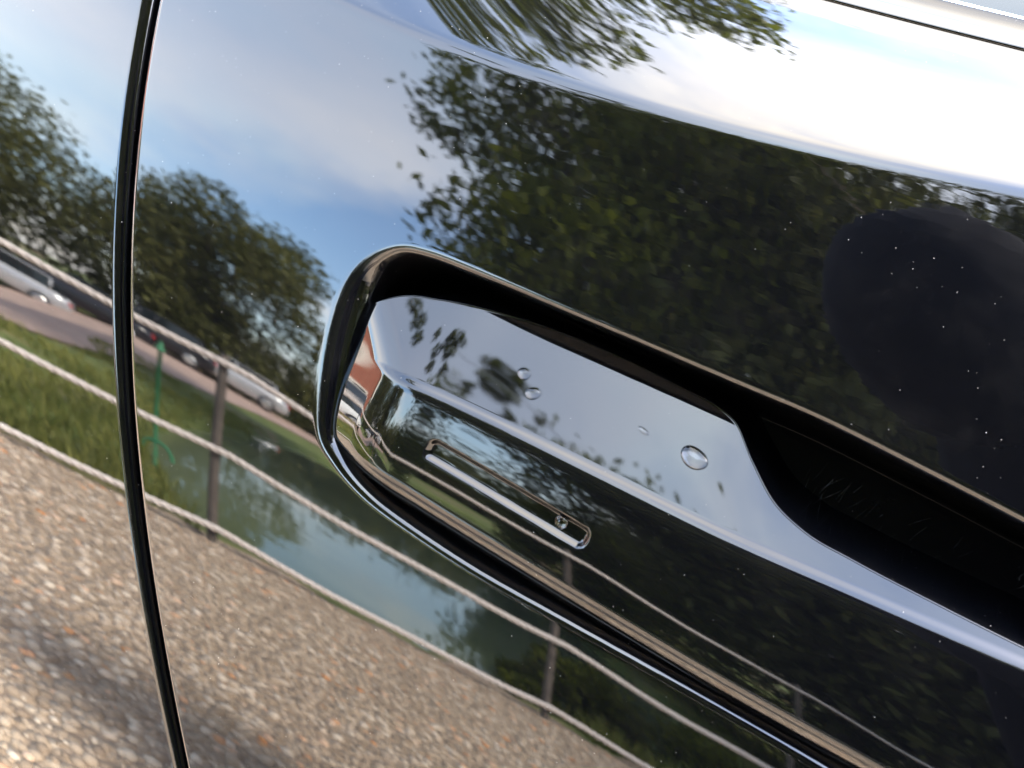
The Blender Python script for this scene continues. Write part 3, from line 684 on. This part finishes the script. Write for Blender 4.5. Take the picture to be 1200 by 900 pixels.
# ---- parked vehicles beyond the pond
def vehicle(name, loc, rz, m, label, tall=1.45, L=4.3, group=None, emblem=False):
    e = empty(name, loc, rz); tag(e, label, 'car', group)
    W = .88; prof = [(-L/2, .35, .60), (-L/2+.05, .30, .95), (-L/2+.5, .25, 1.0), (-L*.22, .22, .98), (0, .22, .97), (L*.22, .22, .95), (L*.36, .25, .88), (L/2-.1, .3, .72), (L/2, .36, .58)]
    bm = bmesh.new(); secs = []
    for x, z0, z1 in prof:
        ww = W*(1-.12*(abs(x)/(L/2))**4)
        secs.append([Vector((x, y*ww, z)) for y, z in ((-1, z0+.1), (-.93, z0), (.93, z0), (1, z0+.1), (1, (z0+z1)/2+.05), (.94, z1), (-.94, z1), (-1, (z0+z1)/2+.05))])
    bm_loft(bm, secs); bmesh.ops.bevel(bm, geom=bm.edges[:], offset=.03, segments=2, affect='EDGES'); body = link('body', bm_mesh('body', bm), m, e)
    bm = bmesh.new(); g = [(-L*.46, .98, .8), (-L*.36, tall-.05, .66), (-L*.1, tall, .66), (L*.08, tall-.03, .65), (L*.27, .93, .78)]
    secs = [[Vector((x, -w_, .93)), Vector((x, w_, .93)), Vector((x, w_*.93, z)), Vector((x, -w_*.93, z))] for x, z, w_ in g]
    bm_loft(bm, secs); link('cabin_glass', bm_mesh('cabin_glass', bm), M['darkglass'], e, smooth=False)
    bm = bmesh.new(); bm_box(bm, Vector((-L*.13, 0, tall+.0)), (L*.40, 1.22, .05), bev=.02); link('roof', bm_mesh('roof', bm), m, e)
    for x in (-L*.36+.02, -L*.02, L*.1):
        for sgn in (-1, 1):
            bm = bmesh.new(); bm_box(bm, Vector((x, sgn*.70, .93+(tall-.93)/2)), (.07, .10, tall-.93), rot=Quaternion((1, 0, 0), sgn*.25)); link('pillar', bm_mesh('pillar', bm), m, e)
    for x in (-L*.31, L*.31):
        for sgn in (-1, 1):
            bm = bmesh.new(); bmesh.ops.create_cone(bm, segments=20, radius1=.32, radius2=.32, depth=.2, cap_ends=True, matrix=Matrix.Translation((x, sgn*.80, .32)) @ Matrix.Rotation(R(90), 4, 'X'))
            wt = link('wheel', bm_mesh('wheel', bm), M['tyre'], e, smooth=False)
            bm = bmesh.new(); bmesh.ops.create_cone(bm, segments=14, radius1=.21, radius2=.17, depth=.03, cap_ends=True, matrix=Matrix.Translation((x, sgn*.915, .32)) @ Matrix.Rotation(R(-90*sgn), 4, 'X'))
            link('rim', bm_mesh('rim', bm), M['alloy'], wt, smooth=False)
    for sgn in (-1, 1):
        bm = bmesh.new(); bm_box(bm, Vector((-L/2+.03, sgn*.66, .78)), (.06, .22, .2), bev=.01); link('tail_light', bm_mesh('tail_light', bm), M['redlamp'], e)
        bm = bmesh.new(); bm_box(bm, Vector((L/2-.08, sgn*.62, .62)), (.1, .28, .13), bev=.02); link('headlight', bm_mesh('headlight', bm), M['alloy'], e)
    if emblem:
        for sgn in (-1, 1):
            bm = bmesh.new(); bmesh.ops.create_cone(bm, segments=20, radius1=.2, radius2=.2, depth=.012, cap_ends=True, matrix=Matrix.Translation((-.2, sgn*.885, .68)) @ Matrix.Rotation(R(90), 4, 'X')); link('round_emblem', bm_mesh('round_emblem', bm), M['redbadge'], e, smooth=False)
    return e
for a, d, dzz, mm, lab in ((-33.5, 28, -1.02, 'silver', 'silver hatchback parked on the pinkish road at the far left'), (-28.6, 28.5, -.34, 'blackcar', 'dark estate car parked behind the silver hatchback'), (-24.6, 28.5, .05, 'blackcar', 'dark hatchback parked just left of the green pole'), (-19.2, 29.5, .07, 'silver', 'pale car parked last in the row under the round topped tree')):
    vehicle('parked_car', polar(a, d, dzz), R(180-22), M[mm], lab, group='cars parked along the far road')
vehicle('parked_van', Vector((-8.9, -5.6, -.32)), R(-20), M['white'], 'white van shaped car with round red emblem in front of the brick gable', tall=1.7, L=4.2, emblem=True)


e = empty('brick_house', (-13.2, -7.0, -.4), R(27)); tag(e, 'red brick house with steep gable and cream barge boards', 'house')
bm = bmesh.new(); bm_loft(bm, [[Vector((x, y, z)) for y, z in ((-3.4, 0), (3.4, 0), (3.4, 3.0), (0, 7.6), (-3.4, 3.0))] for x in (-8, 0)])
m, t, b = mat('brick_wall'); co = t.new('ShaderNodeTexCoord').outputs['Object']
sx = t.new('ShaderNodeSeparateXYZ'); t.put(sx.inputs[0], co); cb = t.new('ShaderNodeCombineXYZ'); t.put(cb.inputs[0], t.math('ADD', sx.outputs[0], sx.outputs[1])); t.put(cb.inputs[1], sx.outputs[2])
bt = t.new('ShaderNodeTexBrick'); t.put(bt.inputs['Vector'], cb.outputs[0]); bt.inputs['Scale'].default_value = 4.4; bt.inputs['Color1'].default_value = (.27, .075, .045, 1); bt.inputs['Color2'].default_value = (.33, .11, .065, 1); bt.inputs['Mortar'].default_value = (.45, .3, .22, 1); bt.inputs['Mortar Size'].default_value = .012
t.put(b.inputs['Base Color'], bt.outputs[0]); b.inputs['Roughness'].default_value = .85
link('wall', bm_mesh('wall', bm), m, e, smooth=False)
for sgn in (-1, 1):
    bm = bmesh.new(); bm_loft(bm, [[Vector((x, sgn*a, z)) for a, z in ((-.0, 7.72), (3.9, 2.45), (3.9, 2.62), (0, 7.92))] for x in (-8.3, .25)]); link('roof', bm_mesh('roof', bm), M['tile'], e, smooth=False)
    bm = bmesh.new(); bm_loft(bm, [[Vector((x, sgn*a, z)) for a, z in ((0, 7.25), (3.95, 1.95), (3.95, 2.6), (0, 7.9))] for x in (.252, .30)]); link('barge_board', bm_mesh('barge_board', bm), M['cream'], e, smooth=False)
for y, z in ((-1.4, 1.6), (1.4, 1.6)):
    bm = bmesh.new(); bm_box(bm, Vector((.02, y, z)), (.09, 1.1, 1.2), bev=.01); wf = link('window_frame', bm_mesh('window_frame', bm), M['cream'], e, smooth=False)
    for k in (-1, 1):
        bm = bmesh.new(); bm_box(bm, Vector((.068, y+k*.26, z)), (.02, .44, 1.04)); link('pane', bm_mesh('pane', bm), M['darkglass'], wf, smooth=False)


def make_person():
    e = empty('person', (.90, -.57, 0), 0); tag(e, 'person in a dark hooded navy jacket and jeans stooping towards the door', 'person')
    J = {}; me = bpy.data.meshes.new('body'); V = []; E = []; Rd = []
    def add(p, r, par=None):
        V.append(p); Rd.append(r); i = len(V)-1
        if par is not None: E.append((par, i))
        return i
    pel = add((0, 0, .93), .16); wa = add((-.12, .04, 1.06), .165, pel); ch = add((-.30, .10, 1.20), .18, wa); up = add((-.43, .14, 1.33), .16, ch)
    nk = add((-.52, .17, 1.37), .11, up); hd = add((-.60, .20, 1.385), .115, nk); tp = add((-.66, .22, 1.40), .10, hd); add((-.72, .235, 1.385), .06, tp)
    for s in (-1, 1):
        sh = add((-.40-s*.05, .13+s*.17, 1.27), .08, up); el = add((-.30-s*.07, .10+s*.24, 1.00), .06, sh); wr = add((-.20, .04+s*.17, .88), .045, el); add((-.12, .02+s*.13, .86), .045, wr)
        hp = add((.02, s*.095, .86), .11, pel); kn = add((-.10, s*.11, .48), .065, hp); an = add((.03, s*.12, .09), .042, kn); hl = add((.02, s*.12, .045), .045, an); add((-.12, s*.135, .035), .038, hl)
    me.from_pydata(V, E, []); o = link('body', me, M['jacket'], e)
    for mm in ('jeans', 'skin', 'tyre'): me.materials.append(M[mm])
    sk = o.modifiers.new('s', 'SKIN'); sk.use_smooth_shade = True
    for i, r in enumerate(Rd): me.skin_vertices[0].data[i].radius = (r, r)
    me.skin_vertices[0].data[0].use_root = True
    sb = o.modifiers.new('u', 'SUBSURF'); sb.levels = 2; sb.render_levels = 2
    dg = bpy.context.evaluated_depsgraph_get(); m2 = bpy.data.meshes.new_from_object(o.evaluated_get(dg)); m2.name = 'body'
    o.modifiers.clear(); o.data = m2
    while len(m2.materials) < 4: m2.materials.append(None)
    for i, k in enumerate(('jacket', 'jeans', 'skin', 'tyre')): m2.materials[i] = M[k]
    for p in m2.polygons:
        c = p.center; p.use_smooth = True
        p.material_index = 3 if c.z < .085 else 2 if (c.x < -.71 and c.z < 1.40) else 1 if c.z < .86 and c.x > -.2 else 0
    bm = bmesh.new(); bmesh.ops.create_uvsphere(bm, u_segments=28, v_segments=18, radius=1, matrix=Matrix.Translation((-.615, .205, 1.405)) @ Matrix.Rotation(R(-20), 4, 'Z') @ Matrix.Diagonal((.16, .14, .15, 1)))
    for v in bm.verts: v.co += v.normal*.004*math.sin(v.co.x*60+v.co.z*45)
    link('hood', bm_mesh('hood', bm), M['jacket'], e)
    e.rotation_euler = (0, 0, R(0)); e.scale = (1, 1, 1.0)
make_person()
